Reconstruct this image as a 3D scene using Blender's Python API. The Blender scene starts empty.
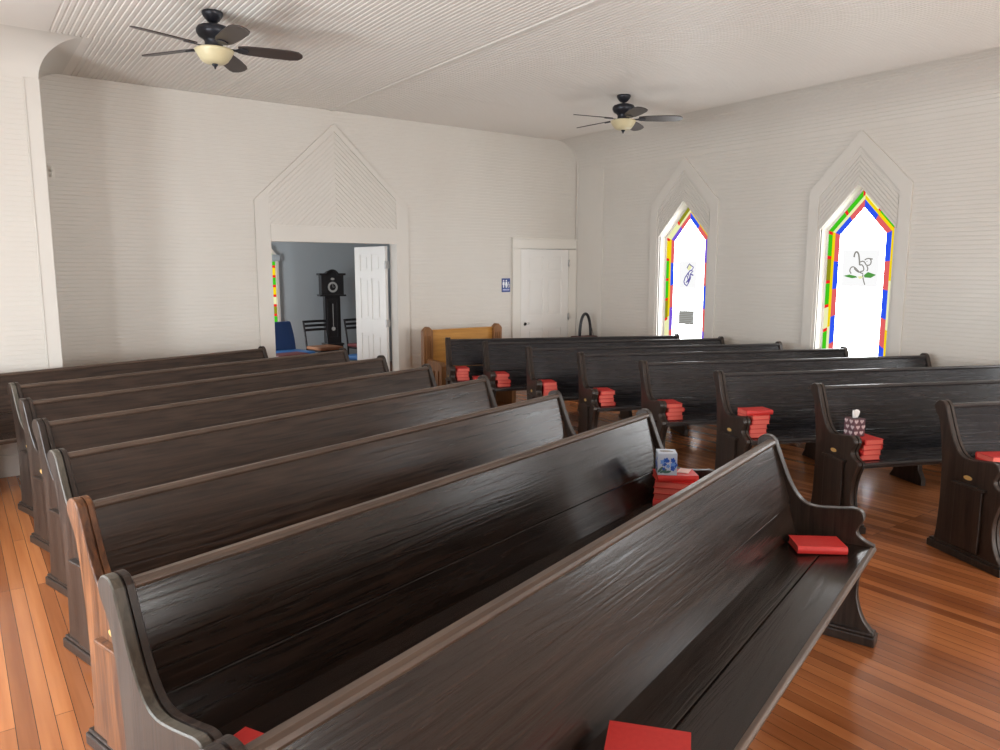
import bpy, bmesh, math, random
from mathutils import Vector, Matrix
random.seed(7)
sc = bpy.context.scene
COL = sc.collection
PI = math.pi
rad = math.radians

# ------------------------------------------------------------------ materials
def newmat(name):
    m = bpy.data.materials.new(name); m.use_nodes = True
    nt = m.node_tree; nt.nodes.clear()
    out = nt.nodes.new('ShaderNodeOutputMaterial')
    return m, nt, out

def principled(name, col, rough=.5, metal=0., coat=0., spec=.5, noise=None, bump=None, trans=0.):
    """noise=(scale vector, colour 2, amount) varies the colour; bump=(scale vector, strength, distance)."""
    m, nt, out = newmat(name)
    b = nt.nodes.new('ShaderNodeBsdfPrincipled')
    b.inputs['Base Color'].default_value = (*col, 1)
    b.inputs['Roughness'].default_value = rough
    b.inputs['Metallic'].default_value = metal
    b.inputs['Coat Weight'].default_value = coat
    b.inputs['Coat Roughness'].default_value = .12
    b.inputs['Specular IOR Level'].default_value = spec
    b.inputs['Transmission Weight'].default_value = trans
    nt.links.new(b.outputs[0], out.inputs[0])
    tc = nt.nodes.new('ShaderNodeTexCoord')
    def noise_node(scale, detail=4):
        mp = nt.nodes.new('ShaderNodeMapping'); mp.inputs['Scale'].default_value = scale
        nt.links.new(tc.outputs['Object'], mp.inputs[0])
        n = nt.nodes.new('ShaderNodeTexNoise'); n.inputs['Scale'].default_value = 1
        n.inputs['Detail'].default_value = detail
        nt.links.new(mp.outputs[0], n.inputs['Vector'])
        return n
    if noise:
        n = noise_node(noise[0])
        r = nt.nodes.new('ShaderNodeValToRGB')
        r.color_ramp.elements[0].position = .5 - noise[2]; r.color_ramp.elements[0].color = (*col, 1)
        r.color_ramp.elements[1].position = .5 + noise[2]; r.color_ramp.elements[1].color = (*noise[1], 1)
        nt.links.new(n.outputs['Fac'], r.inputs[0]); nt.links.new(r.outputs[0], b.inputs['Base Color'])
    if bump:
        n = noise_node(bump[0], 6)
        bp = nt.nodes.new('ShaderNodeBump'); bp.inputs['Strength'].default_value = bump[1]; bp.inputs['Distance'].default_value = bump[2]
        nt.links.new(n.outputs['Fac'], bp.inputs['Height']); nt.links.new(bp.outputs[0], b.inputs['Normal'])
    return m

def emission(name, col, s):
    m, nt, out = newmat(name)
    e = nt.nodes.new('ShaderNodeEmission'); e.inputs[0].default_value = (*col, 1); e.inputs[1].default_value = s
    nt.links.new(e.outputs[0], out.inputs[0]); return m

def srgb(r, g, b):
    f = lambda c: (c/255/12.92) if c/255 <= .04045 else ((c/255+.055)/1.055)**2.4
    return (f(r), f(g), f(b))

def pew_wood(name, c1, c2, rough=.34, grain=.5, ax=0):
    m, nt, out = newmat(name)
    b = nt.nodes.new('ShaderNodeBsdfPrincipled'); nt.links.new(b.outputs[0], out.inputs[0])
    tc = nt.nodes.new('ShaderNodeTexCoord'); mp = nt.nodes.new('ShaderNodeMapping')
    mp.inputs['Scale'].default_value = (2.2, 42, 42) if ax == 0 else (40, 40, 2.2)
    nt.links.new(tc.outputs['Object'], mp.inputs[0])
    n = nt.nodes.new('ShaderNodeTexNoise'); n.inputs['Scale'].default_value = 1; n.inputs['Detail'].default_value = 6
    n.inputs['Distortion'].default_value = 1.2
    nt.links.new(mp.outputs[0], n.inputs['Vector'])
    r = nt.nodes.new('ShaderNodeValToRGB')
    r.color_ramp.elements[0].position = .35; r.color_ramp.elements[0].color = (*c1, 1)
    r.color_ramp.elements[1].position = .72; r.color_ramp.elements[1].color = (*c2, 1)
    nt.links.new(n.outputs['Fac'], r.inputs[0]); nt.links.new(r.outputs[0], b.inputs['Base Color'])
    rr = nt.nodes.new('ShaderNodeMapRange'); rr.inputs[3].default_value = rough*.75; rr.inputs[4].default_value = rough*1.35
    nt.links.new(n.outputs['Fac'], rr.inputs[0]); nt.links.new(rr.outputs[0], b.inputs['Roughness'])
    bp = nt.nodes.new('ShaderNodeBump'); bp.inputs['Strength'].default_value = grain; bp.inputs['Distance'].default_value = .0025
    nt.links.new(n.outputs['Fac'], bp.inputs['Height']); nt.links.new(bp.outputs[0], b.inputs['Normal'])
    b.inputs['Specular IOR Level'].default_value = .4
    return m

def floor_mat():
    m, nt, out = newmat('floor_boards')
    b = nt.nodes.new('ShaderNodeBsdfPrincipled'); nt.links.new(b.outputs[0], out.inputs[0])
    tc = nt.nodes.new('ShaderNodeTexCoord'); mp = nt.nodes.new('ShaderNodeMapping')
    mp.inputs['Rotation'].default_value = (0, 0, PI/2)
    nt.links.new(tc.outputs['Object'], mp.inputs[0])
    br = nt.nodes.new('ShaderNodeTexBrick'); br.inputs['Scale'].default_value = 1
    br.inputs['Brick Width'].default_value = 2.3; br.inputs['Row Height'].default_value = .064
    br.inputs['Mortar Size'].default_value = .0012; br.inputs['Bias'].default_value = -.1
    br.offset = .37; br.offset_frequency = 3
    br.inputs['Color1'].default_value = (*srgb(184, 117, 70), 1); br.inputs['Color2'].default_value = (*srgb(128, 74, 42), 1)
    br.inputs['Mortar'].default_value = (*srgb(70, 36, 20), 1)
    nt.links.new(mp.outputs[0], br.inputs['Vector'])
    mp2 = nt.nodes.new('ShaderNodeMapping'); mp2.inputs['Scale'].default_value = (22, .9, 1)
    nt.links.new(tc.outputs['Object'], mp2.inputs[0])
    n = nt.nodes.new('ShaderNodeTexNoise'); n.inputs['Scale'].default_value = 1; n.inputs['Detail'].default_value = 5
    nt.links.new(mp2.outputs[0], n.inputs['Vector'])
    mx = nt.nodes.new('ShaderNodeMix'); mx.data_type = 'RGBA'; mx.blend_type = 'MULTIPLY'; mx.inputs[0].default_value = .75
    r = nt.nodes.new('ShaderNodeValToRGB'); r.color_ramp.elements[0].position = .3; r.color_ramp.elements[0].color = (.68, .58, .52, 1)
    r.color_ramp.elements[1].position = .65; r.color_ramp.elements[1].color = (1, 1, 1, 1)
    nt.links.new(n.outputs['Fac'], r.inputs[0])
    nt.links.new(br.outputs['Color'], mx.inputs[6]); nt.links.new(r.outputs[0], mx.inputs[7])
    nt.links.new(mx.outputs[2], b.inputs['Base Color'])
    b.inputs['Roughness'].default_value = .19
    bp = nt.nodes.new('ShaderNodeBump'); bp.inputs['Strength'].default_value = .25; bp.inputs['Distance'].default_value = .002; bp.invert = True
    nt.links.new(br.outputs['Fac'], bp.inputs['Height']); nt.links.new(bp.outputs[0], b.inputs['Normal'])
    return m

M = {}
M['wall'] = principled('white_painted_board', srgb(212, 207, 199), .42, noise=((1.2, 1.2, .8), srgb(207, 201, 192), .25))
M['ceil'] = principled('white_painted_ceiling', srgb(224, 218, 210), .5)
M['trim'] = principled('white_gloss_trim', srgb(219, 214, 205), .38)
M['door'] = principled('white_door_paint', srgb(226, 223, 218), .35)
M['blue'] = principled('blue_grey_paint', srgb(170, 179, 185), .6)
M['floor'] = floor_mat()
M['pew'] = pew_wood('dark_stained_pew_wood', (.011, .0075, .006), (.030, .018, .013), .22, .5)
M['pew_brown'] = pew_wood('brown_stained_pew_wood', (.022, .013, .0095), (.066, .039, .027), .22, .45)
M['pew_black'] = pew_wood('near_black_pew_wood', (.008, .0078, .010), (.019, .018, .022), .25, .5)
M['rail_dark'] = pew_wood('dark_rail_wood', (.020, .017, .017), (.045, .038, .036), .3, .3)
M['pew_end'] = pew_wood('dark_pew_end_wood', (.018, .012, .0095), (.046, .030, .022), .36, .3, 2)
M['rail'] = pew_wood('worn_rail_wood', (.062, .040, .029), (.125, .082, .057), .34, .3)
M['worn_brown'] = pew_wood('worn_brown_wood', (.07, .025, .009), (.24, .095, .035), .4, .35, 2)
M['worn_glare'] = pew_wood('worn_glare_wood', (.07, .06, .045), (.13, .11, .085), .42, .3, 2)  # pale edge grey: some wear, plus window glare painted into the colour
M['worn_taupe'] = pew_wood('worn_taupe_wood', (.035, .026, .020), (.075, .055, .042), .42, .3, 2)
M['oak'] = pew_wood('golden_oak', srgb(176, 122, 52), srgb(196, 142, 66), .45, .1)
M['oak_dark'] = pew_wood('oak_end', srgb(118, 78, 42), srgb(146, 98, 54), .45, .15, 2)
M['red'] = principled('red_book_cloth', srgb(196, 40, 38), .5, noise=((60, 60, 60), srgb(206, 54, 48), .3), bump=((400, 400, 400), .15, .001))
M['red_page'] = principled('red_page_edges', srgb(224, 104, 90), .6, bump=((8, 8, 900), .3, .001))
M['gold'] = principled('brass', srgb(216, 178, 108), .4, .25)
M['steel'] = principled('steel', (.55, .55, .55), .3, 1)
M['black'] = principled('black_paint', (.012, .012, .016), .4)
M['fan_metal'] = principled('bronze_black_metal', (.020, .021, .028), .38, .3)
M['blade'] = principled('dark_walnut_blade', (.040, .030, .027), .42, noise=((3, 40, 3), (.055, .040, .034), .3))
M['bowl'] = principled('cream_frosted_glass', srgb(206, 194, 156), .35)
M['lead'] = principled('lead_line_paint', (.4, .38, .35), .6)
M['lilac'] = principled('lilac_line', srgb(120, 112, 176), .6)
M['clock'] = principled('black_clock_wood', (.012, .012, .015), .35, noise=((20, 20, 2), (.02, .019, .02), .3))
M['dial'] = principled('silver_dial', srgb(190, 192, 190), .4, .3)
M['navy'] = principled('navy_fabric', srgb(40, 68, 116), .85, bump=((300, 300, 300), .3, .002))
M['azure'] = principled('blue_vinyl', srgb(52, 108, 170), .5)
M['brown_seat'] = principled('brown_vinyl', srgb(150, 104, 74), .45)
M['maroon'] = principled('maroon_vinyl', srgb(110, 48, 50), .5)
M['sign_blue'] = principled('sign_blue', srgb(24, 58, 128), .4)
M['sign_white'] = principled('sign_white', srgb(235, 238, 244), .5)
M['sign_pale'] = principled('sign_pale_blue', srgb(112, 126, 190), .5)
M['tissue'] = principled('tissue_paper', srgb(245, 245, 245), .9)
M['box_white'] = principled('tissue_box_white', srgb(196, 206, 222), .5)
M['petal'] = principled('blue_petal', srgb(36, 88, 186), .5)
M['petal2'] = principled('pale_blue_petal', srgb(110, 156, 224), .5)
M['leafg'] = principled('printed_green', srgb(70, 110, 100), .5)
M['box_plum'] = principled('tissue_box_plum', srgb(98, 66, 74), .5)
M['box_heart'] = principled('pale_pink_print', srgb(206, 188, 190), .5)
M['card'] = principled('paper_card', srgb(236, 200, 190), .6)
M['bag'] = principled('tote_canvas', srgb(96, 62, 56), .8)
G = {}
WIN = 13.0
G['white'] = emission('daylit_white_glass', (.95, .98, 1), WIN)
for k, c in dict(blue=(52, 92, 250), red=(250, 40, 40), rose=(238, 104, 104), green=(70, 205, 30), olive=(150, 150, 30), yellow=(255, 225, 20), purple=(130, 95, 225), pale=(250, 250, 190)).items():
    G[k] = emission('daylit_%s_glass' % k, srgb(*c), 1.0)
G['clear'] = emission('daylit_clear_glass', (.88, .945, 1.0), 48.0)
G['front'] = emission('daylit_front_glass', (1, .99, .97), 52.0)
G['annex'] = emission('daylit_annex_glass', (.95, .98, 1.0), 20.0)
G['lead'] = emission('painted_line_glass', (.42, .40, .36), .7)
G['lilac'] = emission('painted_lilac_glass', srgb(120, 112, 190), .8)
G['grey'] = emission('painted_grey_glass', (.6, .63, .61), .8)
G['soft'] = emission('thin_white_glass', (1, 1, 1), 1.08)
G['dim'] = emission('daylit_dim_glass', (.95, .98, 1), 1.3)
G['leaf'] = emission('daylit_leaf_glass', srgb(95, 170, 80), .9)

# ------------------------------------------------------------------ mesh building
class MB:
    def __init__(s): s.v = []; s.f = []; s.m = []; s.sm = []
    def add(s, vs, fs, mat=0, smooth=False):
        o = len(s.v); s.v += [tuple(p) for p in vs]
        for f in fs: s.f.append([o+i for i in f]); s.m.append(mat); s.sm.append(smooth)
    def box(s, x0, x1, y0, y1, z0, z1, mat=0):
        s.add([(x0,y0,z0),(x1,y0,z0),(x1,y1,z0),(x0,y1,z0),(x0,y0,z1),(x1,y0,z1),(x1,y1,z1),(x0,y1,z1)],
              [(0,3,2,1),(4,5,6,7),(0,1,5,4),(1,2,6,5),(2,3,7,6),(3,0,4,7)], mat)
    def loft(s, rings, mat=0, smooth=False, caps=True, closed=True):
        n = len(rings[0]); vs = [p for r in rings for p in r]; fs = []
        for i in range(len(rings)-1):
            for j in range(n if closed else n-1):
                k = (j+1) % n
                fs.append((i*n+j, i*n+k, (i+1)*n+k, (i+1)*n+j))
        s.add(vs, fs, mat, smooth)
        if caps:
            s.add(rings[0], [tuple(range(n))[::-1]], mat); s.add(rings[-1], [tuple(range(n))], mat)
    def prism(s, poly, fn, d0, d1, mat=0):
        s.loft([[fn(a, b, d0) for a, b in poly], [fn(a, b, d1) for a, b in poly]], mat)
    def ring(s, P, Q, fn, d0, d1, mat=0):
        """frame between two polygons of equal vertex count"""
        n = len(P)
        vs = [fn(a,b,d0) for a,b in P]+[fn(a,b,d0) for a,b in Q]+[fn(a,b,d1) for a,b in P]+[fn(a,b,d1) for a,b in Q]
        fs = []
        for i in range(n):
            j = (i+1) % n
            fs += [(i,j,n+j,n+i),(2*n+i,2*n+j,3*n+j,3*n+i),(i,j,2*n+j,2*n+i),(n+i,n+j,3*n+j,3*n+i)]
        s.add(vs, fs, mat)
    def tube(s, path, r, n=8, mat=0, smooth=True):
        P = [Vector(p) for p in path]; rings = []
        rr = r if isinstance(r, (list, tuple)) else [r]*len(P)
        up = None
        for i, p in enumerate(P):
            t = (P[min(i+1, len(P)-1)]-P[max(i-1, 0)]).normalized()
            if up is None: up = t.orthogonal().normalized()
            up = (up - t*up.dot(t)).normalized(); w = t.cross(up)
            rings.append([p+(up*math.cos(2*PI*k/n)+w*math.sin(2*PI*k/n))*rr[i] for k in range(n)])
        s.loft(rings, mat, smooth)
    def lathe(s, prof, c=(0,0,0), n=32, mat=0, smooth=True):
        rings = [[(c[0]+r*math.cos(2*PI*k/n), c[1]+r*math.sin(2*PI*k/n), c[2]+z) for k in range(n)] for r, z in prof]
        s.loft(rings, mat, smooth)
    def build(s, name, mats, parent=None, bevel=0., seg=2, kind=None, recalc=True):
        me = bpy.data.meshes.new(name); me.from_pydata(s.v, [], s.f)
        for m in (mats if isinstance(mats, (list, tuple)) else [mats]): me.materials.append(m)
        for p, m, sm in zip(me.polygons, s.m, s.sm): p.material_index = m; p.use_smooth = sm
        bm = bmesh.new(); bm.from_mesh(me)
        bmesh.ops.remove_doubles(bm, verts=bm.verts, dist=1e-5)
        if recalc: bmesh.ops.recalc_face_normals(bm, faces=bm.faces)
        bm.to_mesh(me); bm.free()
        o = bpy.data.objects.new(name, me); COL.objects.link(o)
        if parent: o.parent = parent
        if bevel:
            b = o.modifiers.new('bevel', 'BEVEL'); b.width = bevel; b.segments = seg; b.limit_method = 'ANGLE'; b.angle_limit = rad(40)
            b.harden_normals = False
        if kind: o['kind'] = kind
        return o

def empty(name, loc=(0,0,0), rz=0, kind=None):
    o = bpy.data.objects.new(name, None); COL.objects.link(o); o.location = loc; o.rotation_euler = (0,0,rz)
    o.empty_display_size = .1
    if kind: o['kind'] = kind
    return o
def tag(o, label, cat, group=None):
    o['label'] = label; o['category'] = cat
    if group: o['group'] = group
    return o
def copy_tree(o, parent=None):
    c = o.copy(); COL.objects.link(c)
    if parent is not None: c.parent = parent
    for ch in list(o.children): copy_tree(ch, c)
    return c

def catmull(pts, k=5):
    out = []
    n = len(pts)
    for i in range(n-1):
        p0, p1, p2, p3 = pts[max(i-1,0)], pts[i], pts[i+1], pts[min(i+2,n-1)]
        for j in range(k):
            t = j/k
            out.append(tuple(.5*((2*p1[a])+(-p0[a]+p2[a])*t+(2*p0[a]-5*p1[a]+4*p2[a]-p3[a])*t*t+(-p0[a]+3*p1[a]-3*p2[a]+p3[a])*t**3) for a in (0,1)))
    out.append(pts[-1]); return out
def inset(poly, d):
    n = len(poly); A = sum(poly[i][0]*poly[(i+1)%n][1]-poly[(i+1)%n][0]*poly[i][1] for i in range(n))
    sg = 1 if A > 0 else -1; out = []
    for i in range(n):
        p, q, r = Vector(poly[i-1]), Vector(poly[i]), Vector(poly[(i+1)%n])
        e1 = (q-p).normalized(); e2 = (r-q).normalized()
        nn = Vector((-(e1.y+e2.y), e1.x+e2.x))*sg
        if nn.length < 1e-6: nn = Vector((-e1.y, e1.x))*sg
        out.append(tuple(q+nn.normalized()*d))
    return out

# ------------------------------------------------------------------ room dimensions (metres)
YW, XR, CEIL, COVE, COVL = 8.35, 7.54, 3.51, .40, .30      # rear wall, right wall, ceiling, cove radius
XL, YL = .72, 7.24                              # hall left wall and the wing wall that ends at it
WX, WY = -1.9, -4.5                             # left wall of the wing, front wall
SPRING = CEIL-COVE; SPRINGL = CEIL-COVL

def sheet(mb, o, u, L, v, H, n, sp=.04, gw=.008, gd=.003, mat=0):
    """beadboard: flat boards along u, a groove every sp along v"""
    o, u, v, n = Vector(o), Vector(u), Vector(v), Vector(n)
    pr = [(0, 0)]; k = 1
    while k*sp < H-gw:
        c = k*sp; pr += [(c-gw/2, 0), (c-gw/4, -gd), (c+gw/4, -gd), (c+gw/2, 0)]; k += 1
    pr.append((H, 0))
    vs = []
    for a, d in pr:
        p = o+v*a+n*d; vs += [p, p+u*L]
    fs = [(2*i, 2*i+1, 2*i+3, 2*i+2) for i in range(len(pr)-1)]
    mb.add(vs, fs, mat)

def house(hw, zb, zs, za):
    return [(-hw, zb), (hw, zb), (hw, zs), (0, za), (-hw, zs)]
def house_in(w, zb, zs, za, d):
    m = (za-zs)/w; a = za-d*math.sqrt(1+m*m); w2 = w-d
    return w2, zb+d, a-m*w2, a

# floor
mb = MB(); mb.box(WX-.1, XR+.1, WY-.1, 12.4, -.1, 0); mb.build('floor', M['floor'], kind='structure')

# ---- rear wall: beaded sheets round the opening and the door
RB = lambda a, z, d: (a, YW-d, z)
OX0, OX1, OZ = 2.946, 4.529, 2.01; OC = 3.735
DX0, DX1, DZ = 6.477, 7.368, 1.985
mb = MB()
sheet(mb, (XL, YW, 0), (1,0,0), 2.86-XL, (0,0,1), CEIL, (0,-1,0))
sheet(mb, (2.86, YW, 2.03), (1,0,0), 1.75, (0,0,1), CEIL-2.03, (0,-1,0))
sheet(mb, (4.61, YW, 0), (1,0,0), DX0-.06-4.61, (0,0,1), CEIL, (0,-1,0))
sheet(mb, (DX0-.06, YW, DZ+.06), (1,0,0), DX1+.06-DX0+.06, (0,0,1), CEIL-DZ-.06, (0,-1,0))
sheet(mb, (DX1+.06, YW, 0), (1,0,0), XR-DX1-.06, (0,0,1), CEIL, (0,-1,0))
# solid wall core behind
for x0, x1, z0, z1 in ((XL-.15, OX0-.012, 0, CEIL), (OX0-.012, OX1+.012, OZ+.012, CEIL), (OX1+.012, DX0-.006, 0, CEIL), (DX0-.006, DX1+.006, DZ+.006, CEIL), (DX1+.006, XR+.1, 0, CEIL)):
    mb.box(x0, x1, YW+.006, YW+.16, z0, z1)
mb.build('wall_rear', M['wall'], kind='structure', recalc=False)

# pointed casing over the double opening
mb = MB()
outer = [(OC-.96, 0), (OC-.96, 2.455), (OC, 3.36), (OC+.96, 2.455), (OC+.96, 0)]
for sx in (-1, 1):
    mb.prism([(OC+sx*.96, 0), (OC+sx*.79, 0), (OC+sx*.79, 2.53), (OC+sx*.80, 2.60), (OC+sx*.96, 2.455)], RB, 0, .023)
    mb.prism([(OC+sx*.96, 2.455), (OC+sx*.88, 2.455), (OC, 3.275), (OC, 3.36)], RB, 0, .024)
mb.prism([(OC-.79, OZ-.003), (OC+.79, OZ-.003), (OC+.79, 2.19), (OC-.79, 2.19)], RB, 0, .030)
mb.box(OX0-.011, OX0-.001, YW-.015, YW+.17, 0, OZ+.004); mb.box(OX1+.001, OX1+.011, YW-.015, YW+.17, 0, OZ+.004); mb.box(OX0-.011, OX1+.011, YW-.015, YW+.17, OZ, OZ+.010)
mb.build('trim_doorway_casing', M['wall'], bevel=.004, kind='structure')
# chevron beadboard inside the gable
mb = MB()
mb.prism([(OC-.80, 2.18), (OC+.80, 2.18), (OC+.80, 2.56), (OC, 3.30), (OC-.80, 2.56)], RB, 0, .010)
sl = .905; w = .80
for i in range(30):
    off = .05+i*.057                              # vertical drop of each chevron under the gable
    for sx in (-1, 1):
        za = 3.30-off
        pts = []
        x0 = 0.
        if za < 2.19: x0 = None
        if x0 is None: break
        x1 = min(.79, (za-2.19)/sl)
        mb.prism([(OC+sx*x0, za), (OC+sx*x1, za-sl*x1), (OC+sx*x1, za-sl*x1-.040), (OC+sx*x0, za-.040)], RB, .010, .0175)
mb.build('trim_gable_beadboard', M['wall'], kind='structure')

# restroom door: frame, six-panel leaf
def door_leaf(name, w, h, parent=None, kind=None, knob_side=-1):
    """origin at the hinge-side bottom, leaf along +x, thickness in y; panels on both faces"""
    mb = MB(); T = .02
    mb.box(.003, w-.003, -.011, .011, .003, h-.003)
    s = .135; m = .085
    xs = [(0, s), (w/2-m/2, w/2+m/2), (w-s, w)]
    zr = [(0, .21), (.84, 1.04), (h-.41, h-.31), (h-.105, h)]
    for a, b in xs: mb.box(a, b, -T, T, 0, h)
    for a, b in zr: mb.box(.0015, w-.0015, -T+.0012, T-.0012, a+.0007, b-.0007)
    for (xa, xb) in ((s, w/2-m/2), (w/2+m/2, w-s)):
        for za, zb in ((.21, .84), (1.04, h-.41), (h-.31, h-.105)):
            mb.box(xa+.03, xb-.03, -.017, .017, za+.03, zb-.03)
    o = mb.build(name, M['door'], parent, bevel=.003, kind=kind)
    return o
d1 = door_leaf('door_1', DX1-DX0-.008, DZ-.012, kind='structure'); d1.location = (DX0+.004, YW-.002, .006)
mb = MB()
mb.lathe([(.006,0),(.026,0),(.028,-.006),(.011,-.012),(.010,-.03),(.022,-.038),(.030,-.052),(.026,-.066),(.008,-.071)], n=20)
kb = mb.build('door_knob', M['steel'], d1); kb.rotation_euler = (-PI/2, 0, 0); kb.location = (.08, -.02, .92)
kb.rotation_euler = (-PI/2, 0, 0); kb.scale = (1, 1, -1)
mb = MB(); mb.lathe([(.004,0),(.014,0),(.014,.006),(.004,.008)], n=16)
lk = mb.build('lock_cylinder', M['steel'], d1); lk.rotation_euler = (PI/2, 0, 0); lk.location = (.14, -.02, .925)
for hz in (.25, 1.0, 1.78):
    mb = MB(); mb.box(-.012, .012, -.006, .006, -.045, .045); mb.tube([(0,-.008,-.05),(0,-.008,.05)], .008)
    hg = mb.build('hinge', M['steel'], d1); hg.location = (DX1-DX0-.006, -.024, hz)
mb = MB()
mb.box(6.333, DX0, YW-.026, YW+.1, 0, DZ); mb.box(DX1, 7.519, YW-.026, YW+.1, 0, DZ); mb.box(6.333, 7.519, YW-.026, YW+.1, DZ, 2.128)
mb.box(6.325, 7.527, YW-.034, YW, 2.112, 2.132)
mb.build('trim_restroom_door_casing', M['trim'], bevel=.004, kind='structure')

# open leaf of the double doorway
d2 = door_leaf('door_2', .745, 1.975, kind='structure'); d2.location = (4.49, 8.545, .012); d2.rotation_euler = (0, 0, rad(95))
for hz in (.25, 1.0, 1.74):
    mb = MB(); mb.box(-.012, .012, -.03, .03, -.045, .045); mb.tube([(0,.026,-.05),(0,.026,.05)], .009)
    hg = mb.build('hinge', M['steel'], d2); hg.location = (-.012, 0, hz)

# ---- right wall with four pointed windows
WINY = [6.354, 4.10, 1.85, -.40]
HW, ZS, ZA, ZB = .39, 2.115, 2.55, .50
mb = MB()
ys = sorted(WINY); edges = [WY]+sum([[y-.45, y+.45] for y in ys], [])+[YW]
for i in range(0, len(edges), 2):
    sheet(mb, (XR, edges[i], 0), (0,1,0), edges[i+1]-edges[i], (0,0,1), SPRING, (-1,0,0))
for y in ys:
    sheet(mb, (XR, y-.45, 2.56), (0,1,0), .9, (0,0,1), SPRING-2.56, (-1,0,0))
    sheet(mb, (XR, y-.45, 0), (0,1,0), .9, (0,0,1), ZB, (-1,0,0))
for i in range(0, len(edges), 2): mb.box(XR+.006, XR+.2, edges[i], edges[i+1], 0, CEIL)
for y in ys:
    mb.box(XR+.006, XR+.2, y-.45, y+.45, ZA+.02, CEIL); mb.box(XR+.006, XR+.2, y-.45, y+.45, 0, ZB)
mb.build('wall_right', M['wall'], kind='structure', recalc=False)
mb = MB()   # smooth board in the corner beside the rear wall
mb.box(XR-.012, XR, 7.80, YW, 0, SPRING); mb.tube([(XR-.02, YW-.02, 0), (XR-.02, YW-.02, 3.36), (XR-.05, YW-.04, 3.42), (XR-.10, YW-.05, 3.43)], .014)
mb.build('trim_corner_board', M['wall'], kind='structure')

GL = [G[k] for k in ('white','blue','red','rose','green','olive','yellow','purple','pale','leaf')]+[G['lead'], G['lilac'], G['grey'], G['soft']]
GI = {k: i for i, k in enumerate(('white','blue','red','rose','green','olive','yellow','purple','pale','leaf','lead','lilac','grey','soft'))}
GLD = [G['dim']]+GL[1:]
def stained_glass(mb, fn, w, zb, zs, za, d, tint=0, art=None):
    """coloured border bands and a clear white field; fn maps (across, up, depth)"""
    def band(h0, h1, cols, seglen, sq=None, dd=0.):
        A = house(*house_in(w, zb, zs, za, h0)); B = house(*house_in(w, zb, zs, za, h1))
        c = 0
        for i in range(5):
            j = (i+1) % 5
            a0, a1, b0, b1 = map(Vector, (A[i], A[j], B[i], B[j]))
            n = max(1, round((a1-a0).length/seglen))
            def quad(t0, t1, m):
                mb.add([fn(*a0.lerp(a1, t0), d+dd), fn(*a0.lerp(a1, t1), d+dd), fn(*b0.lerp(b1, t1), d+dd), fn(*b0.lerp(b1, t0), d+dd)], [(0,1,2,3)], GI[m])
            for k in range(n):
                e = .0
                if sq: e = sq/(a1-a0).length; quad(k/n, k/n+e, 'red')
                quad(k/n+e, (k+1)/n, cols[c % len(cols)]); c += 1
    band(.0, .050, ('green','green','olive','green','pale','green') if tint else ('green','olive','pale','yellow','green'), .27, .035)
    band(.050, .080, ('yellow','yellow','pale'), .5)
    band(.080, .135, ('blue','rose'), .29) if tint else band(.080, .135, ('blue','rose','purple','rose'), .29)
    P = house(*house_in(w, zb, zs, za, .135))
    mb.add([fn(a, b, d) for a, b in P], [tuple(range(5))], GI['white'])
    if art: art(mb, lambda a, b: fn(a, b, d+.004))
def ribbon(mb, fn, pts, wd, mat):
    P = [Vector(p) for p in pts]; vs = []
    for i, p in enumerate(P):
        t = (P[min(i+1,len(P)-1)]-P[max(i-1,0)]).normalized(); nn = Vector((-t.y, t.x))*wd/2
        vs += [fn(*(p+nn)), fn(*(p-nn))]
    mb.add(vs, [(2*i, 2*i+1, 2*i+3, 2*i+2) for i in range(len(P)-1)], GI[mat])
def fn2_(fn, a, b):
    p = Vector(fn(a, b)); p.x += .002; return tuple(p)
def art_lamb(mb, fn):
    k = lambda x, y: ((x-330)*.00083, 1.70-(y-340)*.00079)
    mb.add([fn2_(fn, *k(*q)) for q in ((90,90),(560,90),(560,570),(90,570))], [(0,1,2,3)], GI['soft'])
    for poly, m in (([(115,430),(190,412),(280,432),(300,450),(230,462),(160,445)], 'leaf'), ([(380,420),(430,378),(470,392),(535,415),(470,455),(390,450)], 'leaf'), ([(298,440),(350,430),(375,450),(330,470)], 'pale')):
        mb.add([fn(*k(*p)) for p in poly], [tuple(range(len(poly)))], GI[m])
    for pts, wd in (([(240,185),(245,140),(265,115),(290,135),(305,190),(318,290)], .016),
        ([(215,400),(195,365),(205,325),(235,310),(270,330),(300,360),(330,385),(370,400)], .012),
        ([(250,330),(280,362),(320,385)], .012), ([(318,290),(345,285),(368,315),(372,360),(330,372)], .012),
        ([(325,250),(350,238),(378,250),(400,285),(430,292),(455,275),(460,235),(440,205),(400,208),(378,225)], .012),
        ([(440,205),(478,212)], .012), ([(405,240),(412,246)], .012), ([(410,300),(425,335),(415,368)], .012), ([(365,410),(375,470),(400,545)], .012)):
        ribbon(mb, fn, catmull([k(*p) for p in pts], 3), wd, 'lead')
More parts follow.
